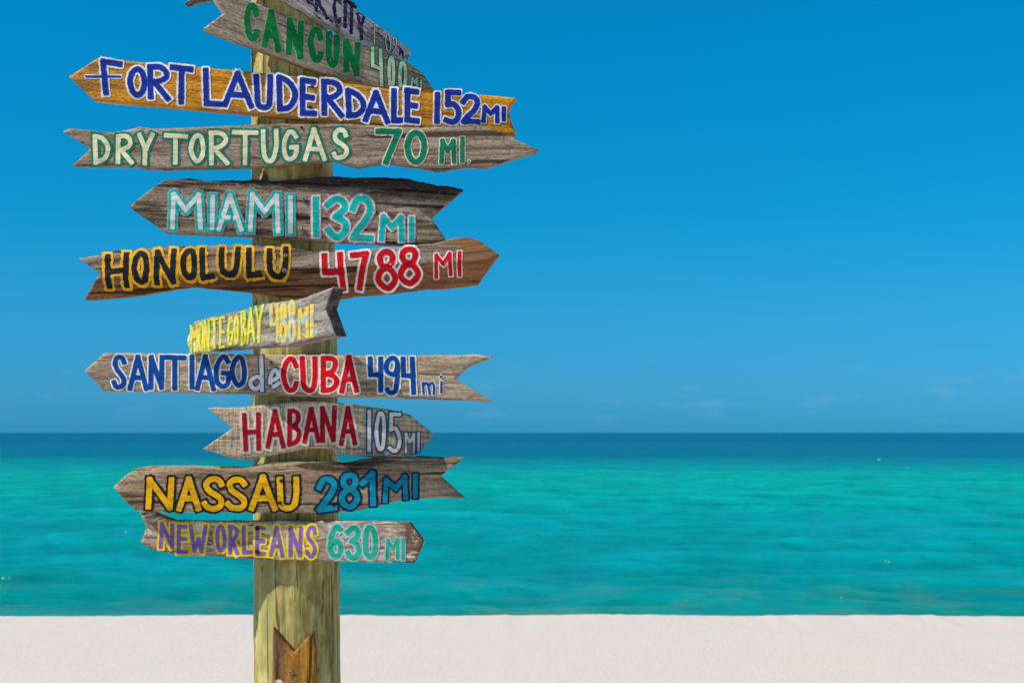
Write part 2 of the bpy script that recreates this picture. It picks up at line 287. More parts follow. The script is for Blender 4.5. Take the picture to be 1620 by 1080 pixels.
# ---- stroke alphabet, unit box, y down; ('s', pts) = smooth, ('l', pts) = straight legs
G = {
 'A': [('l', [(0, 1), (.48, 0), (1, 1)]), ('l', [(.2, .66), (.8, .66)])],
 'B': [('l', [(0, 0), (0.03, 1)]), ('s', [(0, 0), (.55, .01), (.86, .1), (.84, .3), (.55, .43), (.1, .48)]), ('s', [(.1, .48), (.7, .52), (1, .68), (.92, .86), (.55, .97), (.03, 1)])],
 'C': [('s', [(.95, .22), (.75, .03), (.45, 0), (.15, .17), (0, .5), (.12, .82), (.42, 1), (.8, .96), (1, .76)])],
 'D': [('l', [(0, 0), (0.04, 1)]), ('s', [(0, 0), (.5, .08), (.88, .3), (1, .55), (.82, .8), (.5, .94), (.04, 1)])],
 'E': [('l', [(0, 0), (0, 1)]), ('l', [(0, 0), (.95, .02)]), ('l', [(0, .5), (.85, .5)]), ('l', [(0, 1), (1, .99)])],
 'F': [('l', [(.1, 0), (.25, 1)]), ('l', [(.1, 0), (1, .03)])],
 'G': [('s', [(.9, .16), (.65, 0), (.35, .03), (.08, .28), (0, .55), (.12, .85), (.45, 1), (.8, .92), (.97, .72)]), ('l', [(.97, .72), (.97, .54), (.58, .54)])],
 'H': [('l', [(0, 0), (.06, 1)]), ('l', [(1, 0), (1, 1)]), ('l', [(0, .52), (1, .5)])],
 'I': [('l', [(.5, 0), (.5, 1)])],
 'K': [('l', [(0, 0), (0, 1)]), ('l', [(1, 0), (0, .5), (1, 1)])],
 'L': [('l', [(0, 0), (.05, 1), (1, .98)])],
 'M': [('l', [(0, 1), (.06, 0), (.5, .46), (.96, 0), (1, 1)])],
 'N': [('l', [(0, 1), (.04, 0), (.94, 1), (1, 0)])],
 'O': [('o', [(.5, 0), (.85, .12), (1, .5), (.87, .85), (.5, 1), (.14, .85), (0, .5), (.14, .14)])],
 'P': [('l', [(0, 0), (0, 1)]), ('s', [(0, 0), (.8, .04), (1, .25), (.8, .48), (0, .5)])],
 'R': [('l', [(0, 0), (.03, 1)]), ('s', [(0, 0), (.5, 0), (.85, .1), (.9, .28), (.6, .44), (.15, .52)]), ('l', [(.2, .5), (1, 1)])],
 'S': [('s', [(.95, .17), (.75, .01), (.35, 0), (.08, .16), (.2, .36), (.6, .52), (.95, .7), (.9, .9), (.55, 1), (.2, .97), (0, .84)])],
 'T': [('l', [(0, 0), (1, .02)]), ('l', [(.5, .02), (.5, 1)])],
 'U': [('s', [(0, 0), (.02, .5), (.12, .88), (.5, 1), (.86, .88), (.98, .5), (1, 0)])],
 'W': [('l', [(0, 0), (.28, 1), (.52, .5), (.74, 1), (1, 0)])],
 'Y': [('l', [(0, 0), (.45, .5), (1, 0)]), ('l', [(.45, .5), (.45, 1)])],
 '0': [('o', [(.5, 0), (.85, .12), (1, .5), (.87, .87), (.5, 1), (.14, .87), (0, .5), (.14, .13)])],
 '1': [('l', [(.5, 0), (.5, 1)])],
 'f': [('l', [(0, .3), (.8, 0), (.9, 1)])],                         # a 1 with a flag
 '2': [('s', [(0, .25), (.3, .02), (.75, .03), (.97, .25), (.75, .52), (.3, .8), (.03, 1)]), ('l', [(.03, 1), (1, 1)])],
 '3': [('s', [(0, .16), (.4, 0), (.85, .05), (.95, .25), (.45, .46)]), ('s', [(.45, .46), (.95, .6), (1, .82), (.65, 1), (.3, .98), (0, .84)])],
 '4': [('l', [(.02, 0), (.04, .5), (1, .52)]), ('l', [(.92, 0), (1, 1)])],
 '5': [('l', [(1, 0), (.1, 0), (.1, .42)]), ('s', [(.1, .42), (.6, .38), (.98, .6), (.95, .85), (.55, 1), (0, .92)])],
 '6': [('s', [(.95, .1), (.55, .02), (.12, .3), (0, .68), (.2, .95), (.6, 1), (.95, .8), (.85, .55), (.5, .48), (.08, .62)])],
 '7': [('l', [(0, .02), (1, 0), (.38, 1)])],
 '8': [('o', [(.5, 0), (.84, .08), (.86, .3), (.5, .44), (.16, .3), (.16, .08)]), ('o', [(.5, .44), (.92, .58), (1, .8), (.5, 1), (0, .8), (.08, .58)])],
 '9': [('s', [(.95, .3), (.7, .45), (.2, .42), (0, .25), (.2, .05), (.65, 0), (1, .15), (.98, .6), (.8, .93), (.4, 1), (.1, .9)])],
 'd': [('l', [(.95, 0), (1, 1)]), ('o', [(.5, .6), (.9, .68), (.95, .82), (.5, 1), (.05, .9), (.03, .72)])],
 'e': [('s', [(.1, .6), (.7, .5), (.95, .25), (.6, 0), (.15, .25), (0, .65), (.3, 1), (1, .75)])],
 'm': [('l', [(.03, 0), (.1, 1)]), ('s', [(.08, .25), (.3, .02), (.5, .3), (.55, 1)]), ('s', [(.55, .3), (.75, .02), (.95, .3), (1, 1)])],
 'i': [('l', [(.5, .35), (.5, 1)]), ('l', [(.5, 0), (.5, .04)])],
 '.': [('l', [(.4, .5), (.6, .5)])],
 '-': [('l', [(0, 0), (1, .1)])],
}
def catmull(pts, closed, n=7):
    out = []; m = len(pts); rng_ = range(m if closed else m-1)
    for i in rng_:
        if closed: p0, p1, p2, p3 = pts[(i-1) % m], pts[i], pts[(i+1) % m], pts[(i+2) % m]
        else: p0, p1, p2, p3 = pts[max(i-1, 0)], pts[i], pts[i+1], pts[min(i+2, m-1)]
        for k in range(n):
            t = k/n
            out.append(tuple(.5*((2*b)+(-a+c)*t+(2*a-5*b+4*c-d)*t*t+(-a+3*b-3*c+d)*t**3) for a, b, c, d in zip(p0, p1, p2, p3)))
    if closed: out.append(out[0])
    else: out.append(tuple(pts[-1]))
    return out
def resample(p, step):
    p = [np.array(q, float) for q in p]; d = [0]
    for a, b in zip(p, p[1:]): d.append(d[-1]+np.linalg.norm(b-a))
    n = max(2, int(math.ceil(d[-1]/step))+1); ss = np.linspace(0, d[-1], n)
    return [np.array([np.interp(s, d, [q[k] for q in p]) for k in (0, 1)]) for s in ss]

class Board:
    def __init__(self, top, bottom, left, right, roll=0, yaw=0, thick=.028, gap=.002, relief=.5, rfreq=1.0, mat=None, warp=None, seed=0, cx=468, nseg=190, mseg=26, label=None, edge=1.0, rim=None):
        self.seed = seed; self.relief = relief*.001; self.warp = warp or (lambda x, z: 0.0); self.rfreq = rfreq; self.rnd = random.Random(seed+77)
        pts = top+bottom; xs_ = [p[0] for p in pts]; ys_ = [p[1] for p in pts]
        pcx, pcy = (min(xs_)+max(xs_))/2, (min(ys_)+max(ys_))/2
        zpost = on_plane_y(468, pcy if abs(roll) < 80 else 1060, DP-.1).z
        ax, pr = post_at(zpost)
        yw = R_(yaw); self.n = Vector((math.sin(yw), -math.cos(yw), 0))
        self.p0 = Vector((ax, DP, 0)) + self.n*(pr+gap+thick)
        org = self.hit(pcx, pcy)
        self.M = Matrix.Translation(org) @ Matrix.Rotation(yw, 4, 'Z') @ Matrix.Rotation(R_(roll), 4, 'Y')
        self.Mi = self.M.inverted(); self.thick = thick
        T_, B_ = self.loc(top), self.loc(bottom); Lf, Rt = self.loc(left), self.loc(right)
        def samp(P, n, tip=False):
            d = [0]
            for a, b in zip(P, P[1:]): d.append(d[-1]+math.dist(a, b))
            t = [q/d[-1] for q in d]; u = np.linspace(0, 1, n)
            if tip and len(P) > 2:
                k = max(range(1, len(P)-1), key=lambda i: abs((P[i][0]-(P[0][0]+(P[-1][0]-P[0][0])*t[i]))))
                u = np.interp(u, [0, .5, 1], [0, t[k], 1])
            return np.stack([np.interp(u, t, [p[0] for p in P]), np.interp(u, t, [p[1] for p in P])], -1)
        n, m = nseg+1, mseg+1
        Tt, Bb, Ll, Rr = samp(T_, n), samp(B_, n), samp(Lf, m, True), samp(Rt, m, True)
        for arr, k in ((Tt, 0), (Bb, 50)):
            for i in range(2, n-2):
                arr[i, 1] += edge*.0016*(mn.noise(Vector((arr[i, 0]*26, k+seed, 0)))+.6*mn.noise(Vector((arr[i, 0]*90, k+seed, 3))))
        U = np.linspace(0, 1, n)[:, None, None]; V = np.linspace(0, 1, m)[None, :, None]
        S = (1-V)*Tt[:, None, :]+V*Bb[:, None, :]+(1-U)*Ll[None]+U*Rr[None] - ((1-U)*(1-V)*Tt[0]+U*(1-V)*Tt[-1]+(1-U)*V*Bb[0]+U*V*Bb[-1])
        verts = []; idx = lambda i, j: i*m+j
        for i in range(n):
            for j in range(m):
                x, z = S[i, j]; d = self.surf(x, z)
                if i in (0, n-1) or j in (0, m-1): d -= .0022
                elif i in (1, n-2) or j in (1, m-2): d -= .0003
                verts.append((x, -d, z))
        off = len(verts)
        for i in range(n):
            for j in range(m):
                x, z = S[i, j]; verts.append((x, thick-self.warp(x, z)+.0006*mn.noise(Vector((x*20, z*50, seed))), z))
        faces = []
        for i in range(n-1):
            for j in range(m-1):
                faces.append((idx(i, j), idx(i, j+1), idx(i+1, j+1), idx(i+1, j)))
                faces.append(tuple(off+q for q in (idx(i, j), idx(i+1, j), idx(i+1, j+1), idx(i, j+1))))
        ring = [idx(i, 0) for i in range(n)]+[idx(n-1, j) for j in range(1, m)]+[idx(i, m-1) for i in range(n-2, -1, -1)]+[idx(0, j) for j in range(m-2, 0, -1)]
        prev = ring; K = 4
        nf_face = len(faces); rimf = []
        for k in range(1, K+1):
            if k < K:
                cur = []
                for q in ring:
                    a, b = Vector(verts[q]), Vector(verts[off+q]); p = a.lerp(b, k/K)
                    w = .0011*mn.noise(Vector((p.x*60, p.y*120, p.z*60+seed))); p.z += w; p.x += w*.5
                    verts.append(tuple(p)); cur.append(len(verts)-1)
            else: cur = [off+q for q in ring]
            for a in range(len(ring)):
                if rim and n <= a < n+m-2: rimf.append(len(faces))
                b = (a+1) % len(ring); faces.append((prev[a], prev[b], cur[b], cur[a]))
            prev = cur
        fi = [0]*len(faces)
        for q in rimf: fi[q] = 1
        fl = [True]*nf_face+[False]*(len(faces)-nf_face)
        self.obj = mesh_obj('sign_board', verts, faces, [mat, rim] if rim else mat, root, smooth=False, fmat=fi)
        me = self.obj.data
        me.polygons.foreach_set('use_smooth', fl)
        bm = bmesh.new(); bm.from_mesh(me); bmesh.ops.recalc_face_normals(bm, faces=bm.faces)
        bm.to_mesh(me); bm.free()
        self.obj.matrix_local = Matrix.Translation(-BASE) @ self.M
        if label: self.obj['label'] = label
        self.count = 0
    def hit(self, px, py):
        d = pix_ray(px, py); t = (self.p0-EYE).dot(self.n)/d.dot(self.n); return EYE+d*t
    def loc(self, pts): return [((q := self.Mi @ self.hit(*p)).x, q.z) for p in pts]
    def surf(self, x, z):
        s = self.seed*7.7; f = self.rfreq
        r = mn.noise(Vector((x*9*f, z*46*f, s)))+.8*mn.noise(Vector((x*24*f, z*120*f, s+3)))+.5*mn.noise(Vector((x*70, z*150, s+9)))
        r2 = 1.6*mn.noise(Vector((x*3, z*9, s+20)))
        return self.warp(x, z)+self.relief*(r+r2)
    def letter(self, ch, box, layers, shear=0, jit=.8, wob=.085, name=None):
        """layers: [(line width in photo px, paint)], from the lowest to the top"""
        x0, x1, y0, y1 = box; xc = (x0+x1)/2; rnd = self.rnd; self.count += 1
        verts, faces, fm = [], [], []
        P = lambda u, v: (x0+(x1-x0)*u, y0+(y1-y0)*v+shear*(x0+(x1-x0)*u-xc))
        segs = []
        for kind, pts in G[ch]:
            q = [P(*p) for p in pts]
            q = [(a+rnd.uniform(-jit, jit), b+rnd.uniform(-jit, jit)) for a, b in q]
            if kind == 'l': segs += [(list(s), False) for s in zip(q, q[1:])]
            else: segs.append((catmull(q, kind == 'o'), kind == 'o'))
        mats = [l[1] for l in layers]
        for li, (w, _) in enumerate(layers):
            for si, (poly, closed) in enumerate(segs):
                lift = .0008+.00055*li+.00003*si+.0001*(self.count % 3)
                pp = resample(poly, 2.2)
                if not closed:                      # rounded-square caps
                    a, b = pp[0], pp[1]; u = (a-b)/max(np.linalg.norm(a-b), 1e-6); c, d = pp[-1], pp[-2]; v = (c-d)/max(np.linalg.norm(c-d), 1e-6)
                    h = w/2
                    ca_, cb_ = rnd.uniform(.55, .9), rnd.uniform(.55, .9)
                    pre = [(a+u*h*.9, ca_), (a+u*h*.72, .96), (a+u*h*.3, 1.0)]; suf = [(c+v*h*.3, 1.0), (c+v*h*.72, .96), (c+v*h*.9, cb_)]
                    seq = pre+[(q, 1.0) for q in pp]+suf
                else: seq = [(q, 1.0) for q in pp]
                st = len(verts); k = len(seq); ph = rnd.uniform(0, 99)
                for i, (p, sc) in enumerate(seq):
                    if closed: tg = seq[(i+1) % (k-1)][0]-seq[(i-1) % (k-1)][0]
                    else: tg = seq[min(i+1, k-1)][0]-seq[max(i-1, 0)][0]
                    tg = tg/max(np.linalg.norm(tg), 1e-6); nn = np.array([-tg[1], tg[0]])
                    if closed and i == k-1: i_ = 0
                    else: i_ = i
                    for sd in (1, -1):
                        hw = w/2*sc*(1+wob*mn.noise(Vector((i_*.55, ph, sd*3)))*2)
                        pt = p+nn*hw*sd; wp = self.Mi @ self.hit(pt[0], pt[1]); s_ = self.surf(wp.x, wp.z)
                        verts.append((wp.x, -(s_+lift), wp.z)); verts.append((wp.x, -(s_-.0012), wp.z))
                for i in range(k-1):
                    a = st+i*4
                    faces.append((a, a+2, a+6, a+4)); fm.append(li)
                    faces.append((a, a+4, a+5, a+1)); fm.append(li)
                    faces.append((a+2, a+3, a+7, a+6)); fm.append(li)
                if not closed:
                    for a in (st, st+(k-1)*4): faces.append((a, a+1, a+3, a+2)); fm.append(li)
        o = mesh_obj(name or ('painted_digit' if ch in '0123456789f' else 'painted_letter'), verts, faces, mats, self.obj, smooth=False, fmat=fm)
        return o
    def text(self, items, layers, shear=0, **kw):
        for ch, *box in items: self.letter(ch, box, layers, shear, **kw)
    def screw(self, px, py, r=2.6, dark=False):
        c = self.Mi @ self.hit(px, py); s = self.surf(c.x, c.z); rr = r*1.3/F*3.28; n = 14; v = []; f = []; fmm = []
        h = .0032
        for (q, y) in ((1, 0), (1, h*.7), (.85, h), (.38, h), (.3, h-.0016)):
            for i in range(n): a = 2*math.pi*i/n; v.append((rr*q*math.cos(a), -y, rr*q*math.sin(a)))
        for k in range(4):
            for i in range(n): j = (i+1) % n; f.append((k*n+i, k*n+j, (k+1)*n+j, (k+1)*n+i)); fmm.append(1 if k == 3 else 0)
        f.append(tuple(4*n+i for i in range(n))); fmm.append(1)
        o = mesh_obj('screw', v, f, [m_hole if dark else m_screw, m_hole], self.obj, smooth=False, fmat=fmm)
        o.location = (c.x, -s-.0002, c.z)

# ---- paints
white = paint('white', (.82, .79, .75)); cream = paint('cream', (.74, .66, .42)); grey_w = paint('grey_white', (.68, .67, .62))
green = paint('green', (.0, .21, .045)); seagreen = paint('sea_green', (.0, .19, .105)); pale_green = paint('pale_green', (.60, .72, .48))
blue = paint('blue', (.008, .032, .30)); blue2 = paint('deep_blue', (.0, .06, .29)); teal = paint('teal', (.0, .44, .38)); pink = paint('pink', (.62, .25, .32))
black = paint('black', (.008, .013, .02)); orange = paint('orange_yellow', (.82, .40, .01)); red = paint('red', (.66, .002, .008)); crimson = paint('crimson', (.42, .003, .012))
yellow = paint('yellow', (.74, .56, .02), second=(.60, .56, .14)); ylgreen = paint('bright_green', (.0, .33, .13), second=(.55, .50, .02)); cyanp = paint('pale_cyan', (.30, .55, .48), second=(.55, .52, .12))
amber = paint('amber', (.80, .40, .0)); navy = paint('navy', (.004, .018, .06)); turq = paint('turquoise_blue', (.0, .24, .34)); purple = paint('purple', (.23, .125, .42))
sunyel = paint('sun_yellow', (.86, .60, .01)); jade = paint('jade_green', (.0, .36, .19), second=(.02, .42, .26)); greyblue = paint('grey_blue', (.38, .48, .56))
oldnavy = paint('flaked_navy', (.02, .02, .085), wear=1.0, thr=.52); offw = paint('off_white', (.70, .62, .48)); outl = paint('outline_navy', (.0, .08, .20))

# ---- boards, from the top of the post down
w_grey1 = wood('wood_brown_grey', (.10, .07, .05), (.22, .165, .125), (.32, .25, .20), seed=1)
b = Board([(292, -34), (420, -60), (560, -82), (700, -96)], [(291, 6), (309, 1), (420, -16), (560, -30), (700, -40)], [(292, -34), (322, -20), (291, 6)], [(700, -96), (735, -72), (700, -40)],
          roll=-8, yaw=-6, mat=w_grey1, seed=1, label='brown board at the very top with its tail end just in the picture')
w_city = wood('wood_flaked_white', (.12, .09, .07), (.30, .25, .22), (.42, .37, .34), chips=((.62, .59, .60), .455), crack=.9, seed=2, bump=.9)
b = Board([(372, -124), (460, -60), (543, 0), (600, 41), (651, 78)], [(372, -52), (455, -2), (510, 32), (560, 60), (641, 108)], [(372, -124), (390, -92), (372, -52)], [(651, 78), (647, 92), (641, 108)],
          roll=34, yaw=30, thick=.03, mat=w_city, seed=2, relief=.7, label='steep board with flaking navy lettering on worn white paint')
ly = [(5.2, oldnavy)]
b.text([('O', 484, 494, -30, 5), ('K', 499, 519, -18, 24), ('C', 528, 538, -6, 36), ('I', 544, 546, 0, 42), ('T', 549, 562, 6, 52), ('Y', 566, 576, 26, 63)], ly, shear=.62, wob=.35, jit=1.5)
b.text([('1', 591, 593, 38, 70), ('0', 610, 617, 54, 82), ('2', 621, 627, 60, 86)], [(3.2, oldnavy), (1.7, cream)], shear=.62, wob=.2)
b.text([('M', 632, 638, 80, 90)], [(2, oldnavy)], shear=.6, wob=.3)

w_can = wood('wood_beige_grey', (.20, .135, .085), (.38, .285, .195), (.52, .405, .29), crack=.2, seed=3, bump=.4, alt=(.34, .25, .17), altamt=.3)
b = Board([(316, -28), (394, 1), (470, 31), (560, 66), (643, 97)], [(322, 45), (360, 60), (399, 74), (472, 101), (521, 119), (600, 148), (652, 167)], [(316, -28), (338, -3), (354, 21), (322, 45)],
          [(643, 97), (668, 115), (690, 146), (652, 167)], roll=20.5, yaw=13, mat=w_can, seed=3, relief=.35, label='beige grey board reading CANCUN 400 MI, sloping down to the right')
ly = [(11.2, paint('pale_line', (.42, .40, .27))), (9.6, green)]
b.text([('C', 390.5, 406.5, 10, 61), ('A', 419, 441, 21, 76), ('N', 457, 475.5, 34, 87), ('C', 492, 507.5, 48, 95), ('U', 519.5, 532.5, 57, 103), ('N', 547, 565, 68, 114)], ly, shear=.3)
ly = [(8.6, green), (5.0, pale_green)]
b.text([('4', 589, 604, 78, 135), ('0', 615, 623, 91, 138), ('0', 633, 641, 98, 143)], ly, shear=.25)
b.text([('M', 651, 660, 124, 143), ('I', 666, 666.5, 128, 147)], [(5.4, green), (3.2, pale_green)], shear=.3)
b.screw(524.5, 58); b.screw(525, 94)

w_ftl = wood('wood_orange_varnish', (.28, .11, .012), (.54, .215, .014), (.68, .295, .022), alt=(.24, .16, .10), altamt=.1, crack=.3, seed=4, bump=.45, rough=.5)
b = Board([(154, 92), (230, 99), (311, 106), (398, 114), (475, 120), (540, 124), (577, 134), (660, 140), (740, 148), (817, 155)], [(149, 159), (260, 169), (398, 181), (460, 187), (624, 200), (720, 207), (817, 214)],
          [(154, 92), (109, 121), (149, 159)], [(817, 155), (805, 174), (808, 190), (817, 214)], roll=5.2, yaw=1.5, thick=.022, mat=w_ftl, seed=4, relief=.3, label='orange-brown board reading FORT LAUDERDALE 152 MI in blue')
ly = [(15, white), (9, blue)]
b.text([('F', 160, 190, 99, 148), ('O', 206, 229, 110, 150), ('R', 238, 266, 107, 155), ('T', 272, 302, 108, 161), ('L', 325, 352, 113, 165), ('A', 356, 398, 117, 167), ('U', 406, 428, 122, 171), ('D', 442, 467, 124, 174),
        ('E', 479, 497, 128, 180), ('R', 512, 540, 130, 181), ('D', 551, 575, 145, 184), ('A', 579, 612, 147, 191), ('L', 623, 634, 144, 191), ('E', 644, 659, 144, 191)], ly, shear=.08)
b.text([('-', 137, 190, 121, 123)], [(7.0, white), (3.6, blue)], shear=0)
b.text([('1', 690, 693, 150, 192), ('5', 706, 725, 147, 194), ('2', 733, 756, 153, 193)], [(13, white), (9, blue)], shear=.05)
b.text([('M', 765, 787, 170, 192), ('I', 797, 797.5, 171, 190)], [(10.5, white), (7, blue)], shear=.1)
b.screw(494, 137.5, 2.2, True); b.screw(490.5, 170, 2.2, True)

w_dry = wood('wood_grey', (.12, .082, .058), (.27, .195, .14), (.39, .295, .22), crack=.45, seed=5, fib=1.2, bump=.6)
b = Board([(99, 208), (109, 203), (145, 206.5), (181, 210), (201, 206), (220, 200), (239, 204), (295, 202), (398, 197), (439, 196), (542, 197), (614, 199), (670, 202), (711, 199), (752, 196)],
          [(114, 262), (170, 262.5), (221, 263), (226, 267), (258, 267), (398, 264), (439, 261), (475, 257), (528, 253), (549, 261), (566, 264), (595, 258), (614, 257), (663, 265), (694, 270), (735, 263), (771, 264)],
          [(99, 208), (143, 235), (114, 262)], [(752, 196), (778, 204), (807, 216), (853, 238), (807, 252), (771, 264)], roll=0, yaw=-1.8, gap=.02, mat=w_dry, seed=5, relief=.5,
          label='grey board reading DRY TORTUGAS 70 MI., its point to the right')
ly = [(14.2, seagreen), (7.2, cream)]
b.text([('D', 151, 171, 216, 257), ('R', 187, 209, 216, 257), ('Y', 221, 241, 214, 259), ('T', 262, 294, 215, 258), ('O', 303, 322, 214, 256), ('R', 334, 360, 211, 258), ('T', 371, 405, 210, 258), ('U', 417, 437, 208, 255),
        ('G', 449, 470, 209, 253), ('A', 483, 513, 205, 252), ('S', 528, 549, 207, 250)], ly)
b.text([('7', 598, 631, 208, 257), ('0', 645, 671, 211, 256)], [(13, cream), (9.4, seagreen)])
b.text([('M', 698, 719, 223, 257), ('I', 731, 731.5, 220, 255)], [(10, cream), (7.2, seagreen)]); b.text([('.', 741, 743, 251, 259)], [(6, cream), (3.4, seagreen)])
b.screw(351, 237, 1.8); b.screw(477, 202, 1.6, True)

w_mia = wood('wood_dark_bark', (.07, .048, .03), (.23, .165, .11), (.41, .31, .22), crack=.9, seed=6, fib=.7, bump=1.0, pits=.6, split=(.036, .062, (.085, .052, .030)))
b = Board([(262, 283), (297, 281.5), (330, 286), (369, 284), (399, 282.5), (441, 284), (483, 280), (508, 276), (532, 275.5), (560, 278), (612, 276), (639, 279), (666, 285), (693, 291), (716, 293), (733, 299)],
          [(262, 368), (333, 371.5), (398, 373), (460, 379), (528, 383), (585, 385), (657, 388.5), (707, 381)], [(262, 283), (233, 303), (204, 327), (226, 343), (262, 368)], [(733, 299), (682, 344), (707, 381)],
          roll=1.8, yaw=2, mat=w_mia, seed=6, relief=1.0, rfreq=.8, edge=1.6, warp=lambda x, z: -.9*max(0, z-.052), label='dark rough board reading MIAMI 132 MI, its point to the left')
ly = [(17.6, pink), (15.8, teal), (7.2, grey_w)]
b.text([('M', 273, 317, 308, 360), ('I', 336, 336.5, 312, 361), ('A', 347, 382, 310, 363), ('M', 397, 440, 309, 365), ('I', 460, 460.5, 313, 367)], ly, shear=.04)
ly = [(18, pink), (14.6, grey_w), (10, teal)]
b.text([('1', 500, 500.5, 316, 371), ('3', 519, 546, 316, 374), ('2', 558, 586, 315, 376)], ly, shear=.03)
b.text([('M', 604, 636, 343, 379), ('I', 651, 651.5, 346, 379)], [(14.4, pink), (11.6, grey_w), (8.4, teal)], shear=.05)
b.screw(481, 315); b.screw(479, 363)

w_hon = wood('wood_two_tone_shaded', (.10, .068, .046), (.25, .18, .13), (.39, .30, .22), crack=.8, seed=7, fib=.7, bump=.8, split=(.002, -.014, (.25, .10, .036)), tip=(.37, .43, (.26, .115, .045)))  # brown lower half is wood colour, darkened further to paint in its shade
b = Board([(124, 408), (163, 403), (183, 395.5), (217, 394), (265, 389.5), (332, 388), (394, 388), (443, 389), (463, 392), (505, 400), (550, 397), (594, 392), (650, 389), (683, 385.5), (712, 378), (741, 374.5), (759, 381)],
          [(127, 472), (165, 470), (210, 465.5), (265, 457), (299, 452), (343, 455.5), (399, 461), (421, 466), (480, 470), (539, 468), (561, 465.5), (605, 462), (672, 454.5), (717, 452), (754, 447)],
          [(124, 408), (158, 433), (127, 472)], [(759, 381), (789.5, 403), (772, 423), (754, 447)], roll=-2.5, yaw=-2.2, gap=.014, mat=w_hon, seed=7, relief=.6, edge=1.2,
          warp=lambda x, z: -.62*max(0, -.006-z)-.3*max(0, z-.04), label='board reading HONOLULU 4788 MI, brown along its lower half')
b.text([('H', 170, 199, 404, 452), ('O', 213, 232, 401, 446), ('N', 247, 274, 397, 446), ('O', 290, 308, 396, 439), ('L', 320, 334, 395, 438), ('U', 350, 376, 394, 434), ('L', 393, 409, 394, 435), ('U', 426, 452, 395, 437)],
       [(17.4, orange), (9, black)], shear=-.07, wob=.16)
b.text([('4', 513, 541, 403, 455), ('7', 557, 579, 403, 454), ('8', 598, 623, 399, 454), ('8', 634, 660, 394, 447)], [(16, white), (9.4, red)], shear=-.06)
b.text([('M', 689, 713, 403, 435), ('I', 725, 728, 399, 433)], [(9.4, white), (6.2, red)], shear=-.15)
b.screw(452, 404.5); b.screw(450, 428)

w_end = wood('wood_shaded_end', (.03, .022, .016), (.085, .064, .048), (.16, .125, .10), crack=.8, seed=21)  # dark colour paints the shade on the right end of the Montego board
w_mon = wood('wood_pale_grey_coarse', (.10, .085, .07), (.23, .20, .17), (.38, .34, .295), crack=.7, seed=8, fib=.45, bump=1.0, pits=.5, tip=(-.165, -.19, (.62, .56, .44)))  # pale left tip is sunlight put into the colour
b = Board([(306, 509), (337, 500.5), (384, 490), (418, 480), (467, 474.5), (505, 462.5), (527, 453)], [(300, 559), (349, 554), (391, 550.5), (453, 547), (496, 537), (530.5, 531)], [(306, 509), (295, 537), (300, 559)],
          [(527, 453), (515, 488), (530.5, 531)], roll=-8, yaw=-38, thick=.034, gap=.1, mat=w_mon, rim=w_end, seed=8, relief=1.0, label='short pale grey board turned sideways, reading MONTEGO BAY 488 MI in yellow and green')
b.text([('M', 303, 313, 515, 556), ('O', 316, 321.5, 510, 555), ('N', 324.5, 330.5, 507, 554), ('T', 334, 345, 504, 549), ('E', 349, 355, 502, 549), ('G', 361.5, 368, 501, 546), ('O', 371.8, 377, 500, 543), ('B', 383, 389, 493, 544),
        ('A', 392, 403, 488, 542), ('Y', 405, 416.5, 484, 541)], [(5.2, ylgreen), (3.2, yellow)], shear=-.2, jit=.25, wob=.12)
b.text([('4', 429, 440, 484, 541), ('8', 444.5, 453, 481, 541), ('8', 458, 466.5, 477, 539), ('M', 474, 487, 489, 534), ('I', 494, 494.3, 484, 531)], [(6.2, orange), (3.8, cyanp)], shear=-.2, jit=.3, wob=.12)

sv = []                                      # packing block that holds the turned board off the post
for X_ in (-.03, .03):
    for Y_ in (.034, .15):
        for Z_ in (-.03, .022): sv.append((X_*1.0+.035, Y_, Z_))
blk = mesh_obj('packing_block', sv, [(0, 1, 3, 2), (4, 6, 7, 5), (0, 4, 5, 1), (2, 3, 7, 6), (0, 2, 6, 4), (1, 5, 7, 3)], w_grey1, b.obj, smooth=False)
w_san = wood('wood_tan_grey', (.18, .125, .08), (.37, .275, .18), (.50, .39, .27), crack=.35, seed=9, fib=.9, bump=.6)
b = Board([(165, 558), (290, 559), (456, 561), (529, 562), (662, 562), (751, 561), (781, 564)], [(164, 618), (399, 623.5), (456, 626), (529, 628), (618, 629), (715, 632), (779, 635.5)], [(165, 558), (133.6, 586), (164, 618)],
          [(781, 564), (740, 580), (720, 599), (779, 635.5)], roll=.9, yaw=-2, thick=.024, mat=w_san, seed=9, relief=.35, label='tan board reading SANTIAGO de CUBA 494 mi in blue and red')
b.text([('S', 181, 197, 566, 612), ('A', 206, 231, 565, 614), ('N', 238, 256, 565, 613), ('T', 262, 292, 565, 614), ('I', 304, 304.5, 564, 612), ('A', 312, 338, 564, 614), ('G', 342, 363, 565, 611), ('O', 368, 387, 565, 610)],
       [(12, white), (8, blue2)], shear=.02)
b.text([('d', 397, 414, 564, 616), ('e', 427, 441, 585, 613)], [(10, blue2), (6.4, white)], shear=0)
b.text([('C', 449, 469, 568, 617), ('U', 479, 499, 567, 618), ('B', 511, 533, 567, 617), ('A', 541, 564, 566, 618)], [(13, white), (8.4, red)], shear=.01)
b.text([('4', 586, 603, 567, 618), ('9', 611, 629, 567, 621), ('4', 638, 654, 567, 620)], [(12.4, white), (8, blue2)], shear=.01)
b.text([('m', 669, 687, 605, 622), ('i', 698, 698.5, 595, 621)], [(6.6, white), (4, blue2)], shear=.02)
b.screw(429.5, 573, 2.4); b.screw(428, 610.5, 2.4)

